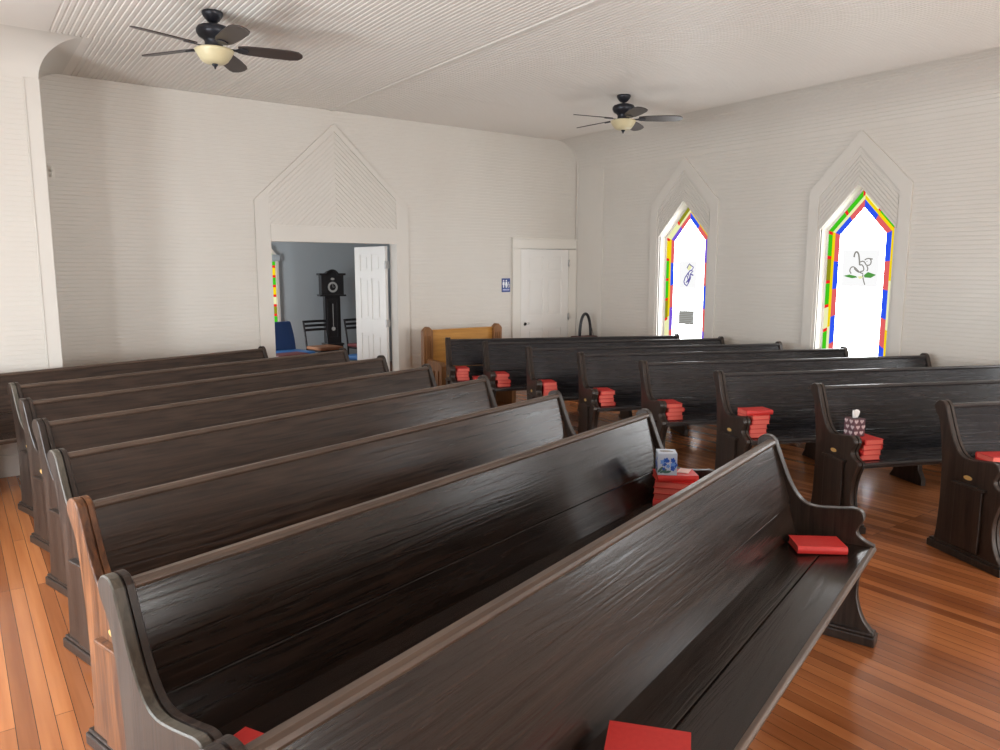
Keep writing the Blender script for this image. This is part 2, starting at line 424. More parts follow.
def art_angel(mb, fn):
    k = lambda x, y: ((x-300)*.0018, 1.62-(y-280)*.00138)
    mb.add([fn2_(fn, *k(*q)) for q in ((215,150),(375,150),(375,400),(215,400))], [(0,1,2,3)], GI['soft'])
    mb.add([fn(*k(*p)) for p in ((285,215),(305,178),(330,195),(318,222),(300,238))], [tuple(range(5))], GI['pale'])
    for pts in ([(262,340),(272,300),(296,262),(316,235),(340,240),(318,268),(322,300),(306,345),(290,378),(270,362),(262,340)],
                [(285,215),(305,175),(345,208),(326,236)], [(290,285),(300,320),(282,350)], [(318,268),(345,280)], [(300,262),(312,300),(298,345)]):
        ribbon(mb, fn, [k(*p) for p in pts], .016, 'lilac')
    mb.add([fn(*k(*p)) for p in ((225, 612), (365, 606), (365, 738), (225, 735))], [(0,1,2,3)], GI['grey'])
    fn2 = fn; fn = lambda a, b: tuple(Vector(fn2(a, b))+Vector((-.003, 0, 0)))
    for i in range(7):
        y = 622+i*17; ribbon(mb, fn, [k(228, y), k(362-(i % 3)*8, y)], .016, 'lead')

def pointed_window(idx, fn, art=None, tint=0, plain=None):
    root = empty('window_%d' % idx, fn(0, 0, 0), kind='structure')
    off = Vector(root.location)
    g = lambda a, b, d: tuple(Vector(fn(a, b, d))-off)
    mb = MB()
    mb.ring(house(.535, ZB-.02, 2.525, 3.085), house(.42, ZB-.02, 2.45, 2.92), g, 0, .024)
    mb.build('casing', M['wall'], root, bevel=.003)
    mb = MB()
    mb.ring(house(.45, ZB-.02, 2.47, 2.96), house(HW, ZB, ZS, ZA), g, -.02, .012)
    for i in range(9):                          # slanting beads above the point
        off2 = .05+i*.047
        za = 2.92-off2; sl2 = (2.92-2.45)/.42
        for sx in (-1, 1):
            x0 = 0; x1 = .41; lim = 1.115
            # stop where the bead meets the opening
            if za < ZA+.03:
                t = (ZA+.03-za)/(lim-sl2+.0001) if lim > sl2 else 9
                x0 = t if 0 < t < .38 else None
            if x0 is None: continue
            mb.prism([(sx*x0, za-sl2*x0), (sx*x1, za-sl2*x1), (sx*x1, za-sl2*x1-.034), (sx*x0, za-sl2*x0-.034)], g, .012, .019)
    mb.build('surround_panel', M['wall'], root)
    mb = MB()
    mb.ring(house(HW+.03, ZB-.03, ZS+.02, ZA+.04), house(HW, ZB, ZS, ZA), g, -.17, -.001)
    mb.ring(house(HW+.02, ZB-.02, ZS+.02, ZA+.03), house(*house_in(HW, ZB, ZS, ZA, .018)), g, -.16, -.115)
    mb.build('window_frame', M['trim'], root)
    mb = MB(); mb.box(0, 0, 0, 0, 0, 0)
    mb = MB(); mb.prism([(-.56, ZB-.035), (.56, ZB-.035), (.56, ZB), (-.56, ZB)], g, -.15, .07)
    mb.prism([(-.52, ZB-.12), (.52, ZB-.12), (.52, ZB-.035), (-.52, ZB-.035)], g, 0, .022)
    mb.build('window_sill', M['trim'], root, bevel=.004)
    mb = MB(); ww = house_in(HW, ZB, ZS, ZA, .012)
    if plain:
        mb.add([g(a, b, -.13) for a, b in house(*ww)], [tuple(range(5))])
        mb.build('pane', plain, root)
        mb = MB()
        mb.prism([(-HW, 1.42), (HW, 1.42), (HW, 1.47), (-HW, 1.47)], g, -.125, -.10)
        mb.prism([(-.012, ZB), (.012, ZB), (.012, ZA), (-.012, ZA)], g, -.125, -.105)
        mb.build('glazing_bars', M['trim'], root)
    else:
        stained_glass(mb, g, *ww, -.13, tint, art)
        mb.build('pane', GL, root, recalc=False)
    return root
for i, y in enumerate(WINY):
    fn = lambda a, z, d, y=y: (XR-d, y-a, z)
    pointed_window(i+1, fn, (art_angel, art_lamb, None, None)[i], (0, 1, 0, 1)[i])

# ---- wing: walls, windows to the left, added light windows in front
mb = MB()
sheet(mb, (WX, YL, 0), (1,0,0), XL-WX, (0,0,1), SPRINGL, (0,-1,0), .04, .006, .0018)
mb.box(WX, XL-.002, YL+.006, YL+.12, 0, SPRINGL)
mb.box(XL-.12, XL, YL+.002, YW, 0, SPRINGL)
mb.build('wall_wing_rear', M['wall'], kind='structure', recalc=False)
mb = MB(); mb.box(XL-.10, XL+.003, YL-.008, YL+.06, 0, SPRINGL); mb.box(XL-.112, XL-.10, YL-.014, YL, 0, SPRINGL)
mb.build('trim_wing_corner_board', M['wall'], bevel=.003, kind='structure')
mb = MB(); mb.box(WX, XL-.1, YL-.018, YL, 0, .16); mb.box(WX, XL-.1, YL-.026, YL, .16, .18); mb.build('baseboard_wing', M['trim'], bevel=.003, kind='structure')
mb = MB(); mb.box(XL, OC-.96, YW-.018, YW, 0, .16); mb.box(OC+.96, 6.333, YW-.018, YW, 0, .16); mb.build('baseboard_rear', M['trim'], bevel=.003, kind='structure')
mb = MB(); mb.box(XR-.018, XR, WY, YW, 0, .16); mb.build('baseboard_right', M['trim'], bevel=.003, kind='structure')

LWY = [4.6, 2.5]
mb = MB(); e = [WY]+sum([[y-.45, y+.45] for y in sorted(LWY)], [])+[YL]
for i in range(0, len(e), 2):
    sheet(mb, (WX, e[i], 0), (0,1,0), e[i+1]-e[i], (0,0,1), CEIL, (1,0,0)); mb.box(WX-.2, WX-.006, e[i], e[i+1], 0, CEIL)
for y in LWY:
    for z0, z1 in ((0, ZB), (2.56, CEIL)):
        sheet(mb, (WX, y-.45, z0), (0,1,0), .9, (0,0,1), z1-z0, (1,0,0)); mb.box(WX-.2, WX-.006, y-.45, y+.45, z0, z1)
mb.build('wall_left', M['wall'], kind='structure', recalc=False)
for i, y in enumerate(LWY):
    pointed_window(5+i, lambda a, z, d, y=y: (WX+d, y+a, z), plain=G['clear'])
FWX = [3.0, 5.2]  # unseen front windows, added and placed to brighten the rear wall
mb = MB(); e = [WX]+sum([[x-.45, x+.45] for x in FWX], [])+[XR]
for i in range(0, len(e), 2): mb.box(e[i], e[i+1], WY-.2, WY, 0, CEIL)
for x in FWX: mb.box(x-.45, x+.45, WY-.2, WY, 0, ZB); mb.box(x-.45, x+.45, WY-.2, WY, 2.56, CEIL)
mb.build('wall_front', M['wall'], kind='structure')
for i, x in enumerate(FWX):
    pointed_window(7+i, lambda a, z, d, x=x: (x+a, WY+d, z), plain=G['front'])

# ---- ceiling with beadboard, coves
mb = MB()
sheet(mb, (.75, WY, CEIL), (0,1,0), YL-COVL-WY, (1,0,0), XR-COVE-.75, (0,0,-1), .042, .018, .006)
sheet(mb, (1.05, YL-COVL, CEIL), (0,1,0), YW-YL+COVL, (1,0,0), XR-1.05-COVE, (0,0,-1), .042, .018, .006)
mb.box(WX, .75, WY, YL-COVL, CEIL, CEIL+.05); mb.box(XL+COVL-.01, 1.05, YL-COVL-.01, YW, CEIL, CEIL+.01)
mb.box(WX-.2, XR+.2, WY-.2, YW+.16, CEIL+.012, CEIL+.15)
mb.box(3.69, 3.735, WY, YW, CEIL-.012, CEIL)
mb.build('ceiling', M['ceil'], kind='structure', recalc=False)
mb = MB(); NS = 16
arc = [(COVE*(1-math.cos(PI/2*i/NS)), COVE*math.sin(PI/2*i/NS)) for i in range(NS+1)]
# right cove carries siding boards
pr = []
for i in range(NS):
    (a0, b0), (a1, b1) = arc[i], arc[i+1]
    na, nb = -(b1-b0), (a1-a0)
    l = math.hypot(na, nb); na, nb = na/l, nb/l
    pr += [(a0, b0), (a0+(a1-a0)*.82, b0+(b1-b0)*.82), (a0+(a1-a0)*.9+na*.004, b0+(b1-b0)*.9+nb*.004)]
pr.append(arc[-1])
mb.loft([[(XR-a, WY, SPRING+b) for a, b in pr], [(XR-a, YW, SPRING+b) for a, b in pr]], caps=False, closed=False)
mb.build('ceiling_cove_right', M['wall'], kind='structure', recalc=False)
mb = MB()
kq = COVL/COVE; arc = [(a*kq, b*kq) for a, b in arc]
mb.loft([[(XL+a, YL-a, SPRINGL+b) for a, b in arc], [(XL+a, YW, SPRINGL+b) for a, b in arc]], smooth=True, caps=False, closed=False)
mb.build('ceiling_cove_hall', M['wall'], kind='structure', recalc=False); mb = MB()
mb.loft([[(WX, YL-a, SPRINGL+b) for a, b in arc], [(XL+a, YL-a, SPRINGL+b) for a, b in arc]], smooth=True, caps=False, closed=False)
mb.build('ceiling_cove_wing', M['wall'], kind='structure', recalc=False)
mb = MB(); mb.box(-.02, .02, 0, .012, -.03, .03); mb.tube([(0,-.002,.01),(0,-.03,.012),(0,-.045,.03)], .007); mb.tube([(0,-.002,-.018),(0,-.026,-.02),(0,-.036,-.006)], .006)
o = mb.build('coat_hook', M['trim']); o.location = (.865, YW-.010, 2.60); o.scale = (1.7, 1.5, 1.7); tag(o, 'small white double hook on the rear wall close to the wing corner', 'hook')

# ---- annex seen through the doorway
AX0, AX1, AY = 2.2, 7.2, 12.3
mb = MB(); mb.box(AX0, AX1, AY, AY+.1, 0, 3.2); mb.build('wall_annex_rear', M['blue'], kind='structure')
mb = MB(); mb.box(AX0-.1, AX0, YW+.16, 10.55, 0, 3.2); mb.box(AX0-.1, AX0, 11.45, AY, 0, 3.2); mb.box(AX0-.1, AX0, 10.55, 11.45, 0, ZB); mb.box(AX0-.1, AX0, 10.55, 11.45, 2.56, 3.2); mb.build('wall_annex_left', M['blue'], kind='structure')
mb = MB(); mb.box(AX1, AX1+.1, YW+.16, AY, 0, 3.2); mb.build('wall_annex_right', M['blue'], kind='structure')
mb = MB(); mb.box(AX0, AX1, YW+.16, AY, 3.2, 3.3); mb.build('ceiling_annex', M['ceil'], kind='structure')
root = empty('window_9', (0,0,0), kind='structure')
WC = 4.065
fa = lambda a, z, d: (WC+a, AY-d, z)
mb = MB(); mb.ring(house(.375, .55, 1.90, 2.38), house(.33, .58, 1.88, 2.31), fa, 0, .05); mb.prism([(-.40, 1.83), (.40, 1.83), (.40, 1.935), (-.40, 1.935)], fa, 0, .055, 1)
mb.build('window_frame', [M['trim'], M['blue']], root)
mb = MB()
cc = ('red','yellow','green','rose','yellow','pale','red','yellow','green')
for sx in (-1, 1):
    z = .60
    for k in range(24):
        h = (.04, .12)[k % 2]; m = 'red' if k % 2 == 0 else ('yellow','green','olive','pale','yellow','green')[(k//2) % 6]
        z1 = min(z+h, 1.82); mb.add([fa(sx*.325, z, .02), fa(sx*.265, z, .02), fa(sx*.265, z1, .02), fa(sx*.325, z1, .02)], [(0,1,2,3)], GI[m]); z = z1
        if z >= 1.82: break
mb.add([fa(-.265, .6, .02), fa(.265, .6, .02), fa(.265, 1.83, .02), fa(-.265, 1.83, .02)], [(0,1,2,3)], GI['white'])
mb.add([fa(-.33, 1.93, .02), fa(.33, 1.93, .02), fa(0, 2.30, .02)], [(0,1,2)], GI['green'])
mb.add([fa(.20, 1.935, .025), fa(.27, 1.935, .025), fa(.23, 1.99, .025)], [(0,1,2)], GI['red'])
mb.build('pane', GLD, root, recalc=False)
# second annex window, added unseen in its left wall to light the room
pointed_window(10, lambda a, z, d: (AX0+d, 11.0+a, z), plain=G['annex'])

# ------------------------------------------------------------------ pews
SEAT = .46
PROF_BACK = [(.02,0),(.035,.05),(.048,.14),(.055,.28),(.054,.45),(.040,.62),(.012,.77),(-.018,.825),(-.038,.86),(-.034,.893),(-.008,.911),(.026,.908),(.048,.886)]
PROF_FRONT = [(.048,.886),(.082,.80),(.125,.70),(.175,.628),(.235,.603),(.335,.613),(.410,.625),(.444,.612),(.454,.582),(.438,.548),(.428,.515),(.452,.486),(.500,.466)]
PROF_LOW = [(.500,.440),(.468,.37),(.446,.28),(.450,.19),(.478,.11),(.518,.06)]
POLY = catmull(PROF_BACK, 4)[:-1]+catmull(PROF_FRONT, 5)+[(.503,.445)]+catmull(PROF_LOW, 3)+[(.522,.055),(.522,0)]

def make_end(parent, x, sgn, wood, edge, plate=True):
    """end panel at local x; sgn=-1 faces out to -x, +1 to +x; profile plane is (forward, up)"""
    mb = MB(); f = lambda d: [(x+sgn*d, -t, z) for t, z in POLY]
    fi = lambda d, k: [(x+sgn*d, -t, max(z, .0)) for t, z in inset(POLY, k)]
    n = len(POLY)
    if sgn < 0:      # aisle-side ends are two boards with a groove between
        mb.loft([fi(.058, .004), f(.054), f(.030)], 1, caps=False)
        mb.add(fi(.058, .004), [tuple(range(n))], 2); mb.add(f(.030), [tuple(range(n))], 0)
        mb.loft([fi(.030, .007), fi(.022, .007)], 0, caps=False)
        mb.loft([f(.022), f(.003), fi(0, .004)], 0)
    else:
        mb.loft([fi(.056, .004), f(.052), f(.020), fi(.016, .004)], 0)
    e = mb.build('end_panel', [wood, edge, wood], parent, bevel=.0)
    for p in e.data.polygons: p.use_smooth = False
    mb = MB(); o0, o1 = .058, .078
    xa, xb = sorted((x+sgn*o0, x+sgn*o1))
    mb.box(xa, xb, -.375, -.185, .075, .445)
    xa2, xb2 = sorted((x+sgn*.056, x+sgn*.086))
    mb.box(xa2, xb2, -.395, -.165, .445, .460)
    mb.build('raised_panel', wood, e, bevel=.004)
    mb = MB(); xa, xb = sorted((x-sgn*.010, x+sgn*.074))
    mb.box(xa, xb, -.535, -.002, 0, .045); xa, xb = sorted((x-sgn*.004, x+sgn*.066)); mb.box(xa, xb, -.528, -.010, .045, .06)
    mb.build('base_moulding', wood, e, bevel=.005)
    if plate:
        mb = MB(); pts = [(.030*math.cos(2*PI*k/20)*(1 if abs(math.cos(2*PI*k/20)) > .3 else 1), .013*math.sin(2*PI*k/20)) for k in range(20)]
        mb.prism(pts, lambda a, b, d: (x+sgn*(.054+d), -.255+a, .495+b), 0, .007)
        pl = mb.build('number_plate', M['gold'], e); pl['label'] = 'small brass number plate'
    return e

def make_pew(L, edge_l, edge_r, wood_l=None, body=M['pew'], rail=M['rail']):
    root = empty('pew')
    make_end(root, .058, -1, wood_l or M['pew_end'], edge_l)
    make_end(root, L-.058, 1, M['pew_end'], edge_r, plate=False)
    x0, x1 = .056, L-.040
    mb = MB()   # two back boards leaning forward to the seat
    def board(t0, z0, t1, z1, th):
        mb.loft([[(xx, -t0, z0), (xx, -t1, z1), (xx, -t1+th, z1), (xx, -t0+th, z0)] for xx in (x0, x1)])
    board(.132, .596, .040, .872, .022); board(.178, .425, .122, .590, .020)
    mb.build('backrest', body, root, bevel=.004)
    mb = MB(); pr = [(.046,.868),(.050,.879),(.045,.889),(.034,.894),(.012,.892),(.002,.883),(.002,.868)]
    mb.loft([[(xx, -t, z) for t, z in pr] for xx in (x0, x1)]); mb.build('top_rail', rail, root, bevel=.003)
    mb = MB()
    def seat(t0, z0, t1, z1, th): mb.loft([[(xx, -t0, z0), (xx, -t1, z1), (xx, -t1, z1-th), (xx, -t0, z0-th)] for xx in (x0, x1)])
    seat(.160, .450, .322, .456, .024); seat(.326, .456, .490, .460, .026)
    mb.build('seat', body, root, bevel=.004)
    mb = MB(); pr = [(.488,.461),(.502,.459),(.510,.450),(.508,.440),(.498,.437),(.498,.428),(.488,.424)]
    mb.loft([[(xx, -t, z) for t, z in pr] for xx in (x0-.02, x1+.02)]); mb.build('seat_nosing', rail, root, bevel=.002)
    mb = MB(); xs = L*.55
    poly = [(.05,0),(.09,.06),(.12,.2),(.165,.425),(.44,.43),(.40,.34),(.36,.22),(.365,.12),(.41,.05),(.41,0)]
    mb.prism(poly, lambda a, b, d: (xs+d, -a, b), 0, .04); mb.build('middle_support', M['pew_end'], root, bevel=.004)
    return root

LL, RL, LA, RA = 3.0, 2.89, rad(15.4), rad(-24.5)
pew0 = make_pew(LL, M['pew_end'], M['pew_end'], body=M['pew_brown'])
pewR = make_pew(RL, M['pew_end'], M['pew_end'], body=M['pew_black'], rail=M['rail_dark'])
def pew_variant(edge=None, wood=None, face=None):
    """copy of the left pew whose outer end has its own wood"""
    r = copy_tree(pew0)
    e = [c for c in r.children if c.name.startswith('end_panel')][0]
    e.data = e.data.copy()
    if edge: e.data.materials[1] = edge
    if wood: e.data.materials[0] = wood; e.data.materials[2] = wood
    if face: e.data.materials[2] = face
    if wood:
        for c in e.children:
            if c.name.startswith('raised'): c.data = c.data.copy(); c.data.materials[0] = wood
    return r
LP = {1: (.275, 1.199), 2: (.26, 2.093), 3: (.278, 2.895), 4: (.298, 3.745), 5: (.305, 4.585), 6: (.293, 5.38), 7: (.28, 6.185), 8: (-.31, 6.815)}
LAB_L = {1: 'dark pew nearest the camera, two single red hymnals lying on its seat',
 2: 'dark pew with the blue flowered tissue box at its aisle end',
 3: 'dark pew with reddish brown worn outer end, behind the pew with the blue tissue box',
 4: 'dark pew, fourth from the camera on the left',
 5: 'dark pew fifth from the camera in the left block',
 6: 'dark pew sixth from the camera in the left block',
 7: 'dark pew seventh from the camera, in front of the left block rear pew',
 8: 'rearmost dark pew of the left block, close to the white wing wall'}
pews = {}
for k in range(1, 9):
    o = pew0 if k == 8 else (pew_variant(M['worn_glare'], face=M['worn_taupe']) if k == 2 else pew_variant(M['worn_glare']) if k in (4, 7) else pew_variant(M['worn_brown'], M['worn_brown']) if k == 3 else copy_tree(pew0))
    if k < 3:
        for c in o.children:
            if c.name.split('.')[0] in ('backrest', 'seat'): c.data = c.data.copy(); c.data.materials[0] = M['pew']
    o.location = (*LP[k], 0); o.rotation_euler = (0, 0, {1: rad(17.1), 8: rad(16)}.get(k, LA))
    tag(o, LAB_L[k], 'pew', 'dark wooden pews of the left block'); pews['L%d' % k] = o
RP = {1: (4.605, 7.345), 2: (4.708, 6.74), 3: (4.715, 5.975), 4: (4.79, 5.27), 5: (4.80, 4.475), 6: (4.785, 3.665), 7: (4.815, 2.85), 8: (4.798, 2.016)}
LAB_R = {1: 'rearmost dark pew of the right block, in front of the small oak pew',
 2: 'dark pew second from the rear in the right block',
 3: 'dark pew third from the rear in the right block',
 4: 'dark pew fourth from the rear in the right block',
 5: 'dark pew of the right block ending below the lamb window',
 6: 'dark pew directly behind the pew with the plum tissue box',
 7: 'dark pew with the plum printed tissue box on its hymnal stack',
 8: 'dark pew cut off by the right edge of the picture, nearest of the right block'}
for k in range(1, 9):
    o = pewR if k == 1 else copy_tree(pewR)
    o.location = (*RP[k], 0); o.rotation_euler = (0, 0, RA if k > 1 else rad(-25.5))
    tag(o, LAB_R[k], 'pew', 'dark wooden pews of the right block'); pews['R%d' % k] = o

def on_pew(key, x, t, z):
    o = pews[key]; c, s = math.cos(o.rotation_euler.z), math.sin(o.rotation_euler.z)
    return (o.location.x+c*x+s*t, o.location.y+s*x-c*t, z)

# ------------------------------------------------------------------ hymnals
BT = .034
mb = MB(); bw, bl = .138, .213
root = empty('hymnal')
mb.box(-bw/2, bw/2, -bl/2, bl/2, 0, .003); mb.box(-bw/2, bw/2, -bl/2, bl/2, BT-.003, BT); 
n = 6
mb.loft([[(-bw/2-.006*math.sin(PI*i/n), yy, BT*i/n) for i in range(n+1)]+[(-bw/2+.004, yy, BT*(n-i)/n) for i in range(n+1)] for yy in (-bl/2, bl/2)])
mb.build('cover', M['red'], root)
mb = MB(); mb.box(-bw/2+.003, bw/2-.004, -bl/2+.004, bl/2-.004, .003, BT-.003); mb.build('page_block', M['red_page'], root)
book0 = root; used = [False]
ORD = ['topmost', 'second from the top', 'third from the top', 'fourth from the top', 'fifth from the top', 'sixth from the top']
def book(key, x, t, z, rz, label, group=None):
    o = book0 if not used[0] else copy_tree(book0); used[0] = True
    o.location = on_pew(key, x, t, z); o.rotation_euler = (0, 0, pews[key].rotation_euler.z+rz)
    tag(o, label, 'hymnal', group); return o
def stack(key, n, x, t, where, rz=0., jit=.010, top=None):
    for i in range(n):
        k = n-1-i
        dx, dt, dr = random.uniform(-jit, jit), random.uniform(-jit, jit), random.uniform(-.05, .05)
        r = rz+dr+(PI if random.random() < .4 else 0)
        if top and k == 0: dx += top[0]; dt += top[1]; r = rz+top[2]
        book(key, x+dx, t+dt, SEAT+.0015+i*(BT+.0006), r, 'red hymnal, %s in stack %s' % (ORD[k], where), 'red hymnals stacked %s' % where)
stack('R1', 4, .15, .31, 'on the rearmost right pew', top=(0, 0, .06))
book('R1', .37, .36, SEAT+.0015, PI/2, 'single red hymnal lying flat beside the stack on the rearmost right pew')
stack('R2', 4, .145, .32, 'on the right-block pew second from the rear')
stack('R3', 4, .15, .32, 'on the right-block pew third from the rear')
stack('R4', 4, .153, .32, 'on the right-block pew fourth from the rear')
stack('R5', 4, .145, .32, 'on the pew ending below the lamb window')
stack('R6', 6, .15, .32, 'behind the pew with the plum tissue box', top=(.0, .04, PI/2))
stack('R7', 4, .150, .33, 'under the plum tissue box')
stack('R8', 5, .188, .29, 'on the pew cut off at right', PI/2-.1)
stack('L2', 5, LL-.22, .305, 'under the blue flowered tissue box', .35, .008, top=(0., 0., .324))
book('L1', LL-.202, .298, SEAT+.0015, rad(-58)+PI/2, 'single red hymnal lying at the aisle end of the nearest pew')
book('L1', 1.03, .318, SEAT+.0015, rad(-68)+PI/2, 'single red hymnal cut off by the bottom edge, on the nearest pew')
book('L2', .165, .40, SEAT+.0015, .2, 'red hymnal at the outer end of the second pew, only its corner showing')

mb = MB(); mb.box(-.045, .045, -.03, .03, 0, .002); mb.box(-.035, .035, -.022, .022, .002, .0028)
o = mb.build('paper_card', M['card']); o.location = on_pew('L2', LL-.168, .325, SEAT+.0015+5*(BT+.0006)+.0005); o.rotation_euler = (0,0,.5)
tag(o, 'pale paper card on the hymnals beside the blue tissue box', 'card')

# ------------------------------------------------------------------ tissue boxes
def tissue_box(name, mats, loc, rz, w=.112, h=.125):
    root = empty(name, loc, rz)
    mb = MB(); mb.box(-w/2, w/2, -w/2, w/2, 0, h); mb.build('carton', mats[0], root, bevel=.002)
    mb = MB(); pts = [(.036*math.cos(2*PI*k/16), .022*math.sin(2*PI*k/16)) for k in range(16)]
    mb.prism(pts, lambda a, b, d: (a, b, h+d), 0, .0012); mb.build('opening', mats[1], root)
    return root
tb = tissue_box('tissue_box', (M['box_white'], M['rail']), on_pew('L2', LL-.262, .265, SEAT+.002+5*(BT+.0006)), rad(-42), .100, .117)
tag(tb, 'white tissue box printed with blue flowers, standing on a hymnal stack', 'tissue box')
mb = MB()
for face, rot in (('front', 0), ('side', PI/2), ('left', -PI/2)):
    R = Matrix.Rotation(rot, 4, 'Z')
    for i in range(16):
        a = random.uniform(-.030, .042); z = .054+random.uniform(-.028, .040); r = random.uniform(.007, .013); m = random.choice((0, 0, 1))
        if a < -.01 and z > .085: continue
        pts = [Vector((a+r*(1+.25*math.cos(5*th))*math.cos(th), -.0505-.0004*i/16, z+r*(1+.25*math.cos(5*th))*math.sin(th))) for th in [2*PI*k/20 for k in range(20)]]
        mb.add([R @ p for p in pts], [tuple(range(20))], m)
    for a, z, q in ((-.02, .022, .5), (0, .018, .2), (-.035, .03, .9)):
        pts = [(a+.02*math.cos(th)*math.cos(q)-.007*math.sin(th)*math.sin(q), z+.02*math.cos(th)*math.sin(q)+.007*math.sin(th)*math.cos(q)) for th in [2*PI*k/12 for k in range(12)]]
        mb.add([R @ Vector((x, -.0503, y)) for x, y in pts], [tuple(range(12))], 2)
mb.build('flower_print', [M['petal'], M['petal2'], M['leafg']], tb, recalc=False)
tb2 = tissue_box('tissue_box', (M['box_plum'], M['black']), on_pew('R7', .112, .300, SEAT+.002+4*(BT+.0006)), rad(-24.5)+.1, .090, .118)
tag(tb2, 'plum tissue box with pale heart print and a white tissue sticking out', 'tissue box')
mb = MB()
for rot in (0, -PI/2, PI/2):
    R = Matrix.Rotation(rot, 4, 'Z')
    for r_ in range(3):
        for c_ in range(2):
            cx = -.024+c_*.044+(.010 if r_ % 2 else -.004); cz = .025+r_*.038
            pts = []
            for k in range(20):
                th = 2*PI*k/20; pts.append((cx+.0013*16*math.sin(th)**3*.75, cz+.0010*(13*math.cos(th)-5*math.cos(2*th)-2*math.cos(3*th)-math.cos(4*th))))
            mb.add([R @ Vector((x, -.0454, y)) for x, y in pts], [tuple(range(20))])
mb.build('heart_print', M['box_heart'], tb2, recalc=False)
mb = MB(); vs = []; nx, nz = 9, 5
for j in range(nz):
    for i in range(nx):
        u = i/(nx-1)*2-1; v = j/(nz-1)
        vs.append((u*(.018+.014*v), .007*math.sin(u*4+v*2)*(.4+v), .118+.052*v+.006*math.sin(u*5)*v))
mb.add(vs, [(j*nx+i, j*nx+i+1, (j+1)*nx+i+1, (j+1)*nx+i) for j in range(nz-1) for i in range(nx-1)], 0, True)
o = mb.build('tissue', M['tissue'], tb2); so = o.modifiers.new('thick', 'SOLIDIFY'); so.thickness = .002

# ------------------------------------------------------------------ oak pew by the rear wall
def gothic(w, z0, zs, za):
    return [(-w/2, z0), (w/2, z0), (w/2, zs), (w*.30, zs+(za-zs)*.55), (w*.10, za), (-w*.10, za), (-w*.30, zs+(za-zs)*.55), (-w/2, zs)]
op = empty('oak_pew', (4.63, 7.86, 0))
tag(op, 'small golden oak pew with pointed end posts in front of the rear wall', 'pew')
OW = 1.04
for sx, x in ((-1, 0.), (1, OW)):
    mb = MB()
    mb.prism(gothic(.13, 0, .955, 1.005), lambda a, b, d: (x+a, -.02-d, b), 0, .075)
    mb.prism([(.06, 0), (.44, 0), (.44, .56), (.40, .60), (.10, .62), (.08, .70), (.06, .80)], lambda a, b, d: (x-.035+d, -a, b), 0, .07)
    e = mb.build('end_post', M['oak_dark'], op, bevel=.004)
    mb = MB()
    for dx in (-.032, 0, .032): mb.box(x+dx-.008, x+dx+.008, -.104, -.092, .30, .90)
    for yy in (-.15, -.25, -.35): mb.box(x+(-.045 if sx < 0 else .035), x+(-.035 if sx < 0 else .045), yy-.03, yy+.03, .12, .5)
    mb.build('carved_panel', M['oak_dark'], e, bevel=.003)
mb = MB(); mb.loft([[(xx, -.03, .36), (xx, -.05, .36), (xx, -.05, .95), (xx, -.03, .95)] for xx in (.06, OW-.06)]); mb.box(.06, OW-.06, -.06, -.02, .945, .965)
mb.build('backrest', M['oak'], op, bevel=.004)
mb = MB(); mb.box(.035, OW-.035, -.42, -.05, .42, .45); mb.build('seat', M['oak'], op, bevel=.005)

# bag with loop handle behind the right pews
bg = empty('tote_bag', (7.265, 7.86, 0)); tag(bg, 'tall brown bag with black loop handle standing behind the rear right pew', 'bag')
mb = MB(); mb.loft([[(sx*(.17+k*.02), sy*(.09+k*.01), z) for sx, sy in ((-1,-1),(1,-1),(1,1),(-1,1))] for k, z in ((0,0),(1,.4),(.6,.72),(.9,.755))])
mb.build('bag_body', M['bag'], bg, bevel=.02)
mb = MB(); mb.tube([(.105*math.cos(th), -.02, (.72+.35*math.sin(th)**.8)) for th in [PI*k/20 for k in range(21)]], .021, 10); h_ = mb.build('handle', M['black'], bg); h_['label'] = 'black loop handle'
mb = MB(); mb.tube([(.11, -.02, .90), (.14, -.02, .82), (.165, -.02, .745)], .004, 6); mb.build('cord', M['black'], bg)

# ------------------------------------------------------------------ restroom sign
sg = empty('restroom_sign', (6.232, YW, 1.478)); tag(sg, 'small blue restroom sign with white figures on the wall left of the closed door', 'sign')
fs = lambda a, b, d: (a, -d, b)
mb = MB(); mb.prism([(-.072,-.095),(.072,-.095),(.072,.095),(-.072,.095)], fs, -.001, .006); mb.build('sign_plate', M['sign_blue'], sg, bevel=.002)
mb = MB()
for cx in (-.043, .004):
    mb.prism([(cx+.011*math.cos(2*PI*k/14), .062+.011*math.sin(2*PI*k/14)) for k in range(14)], fs, .006, .0072)
mb.prism([(-.058,.046),(-.028,.046),(-.024,.005),(-.033,.005),(-.035,-.035),(-.051,-.035),(-.053,.005),(-.062,.005)], fs, .006, .0072)
mb.prism([(-.008,.046),(.016,.046),(.026,-.002),(.018,-.002),(.014,-.036),(-.006,-.036),(-.010,-.002),(-.018,-.002)], fs, .006, .0072)
mb.prism([(.045+.007*math.cos(2*PI*k/12), .040+.007*math.sin(2*PI*k/12)) for k in range(12)], fs, .006, .0072)
mb.ring([(.046+.020*math.cos(2*PI*k/18), -.012+.020*math.sin(2*PI*k/18)) for k in range(18)], [(.046+.015*math.cos(2*PI*k/18), -.012+.015*math.sin(2*PI*k/18)) for k in range(18)], fs, .006, .0072)
mb.prism([(.040,.032),(.047,.032),(.049,.005),(.060,.004),(.062,.009),(.042,.010)], fs, .006, .0073)
mb.build('pictogram', M['sign_white'], sg)
mb = MB(); mb.prism([(-.056,-.076),(.056,-.076),(.056,-.050),(-.056,-.050)], fs, .006, .0068); bar = mb.build('text_band', M['sign_pale'], sg)
cu = bpy.data.curves.new('lettering', 'FONT'); cu.body = 'RESTROOM'; cu.size = .021; cu.align_x = 'CENTER'; cu.align_y = 'CENTER'; cu.extrude = .0004
cu.materials.append(M['sign_white'])
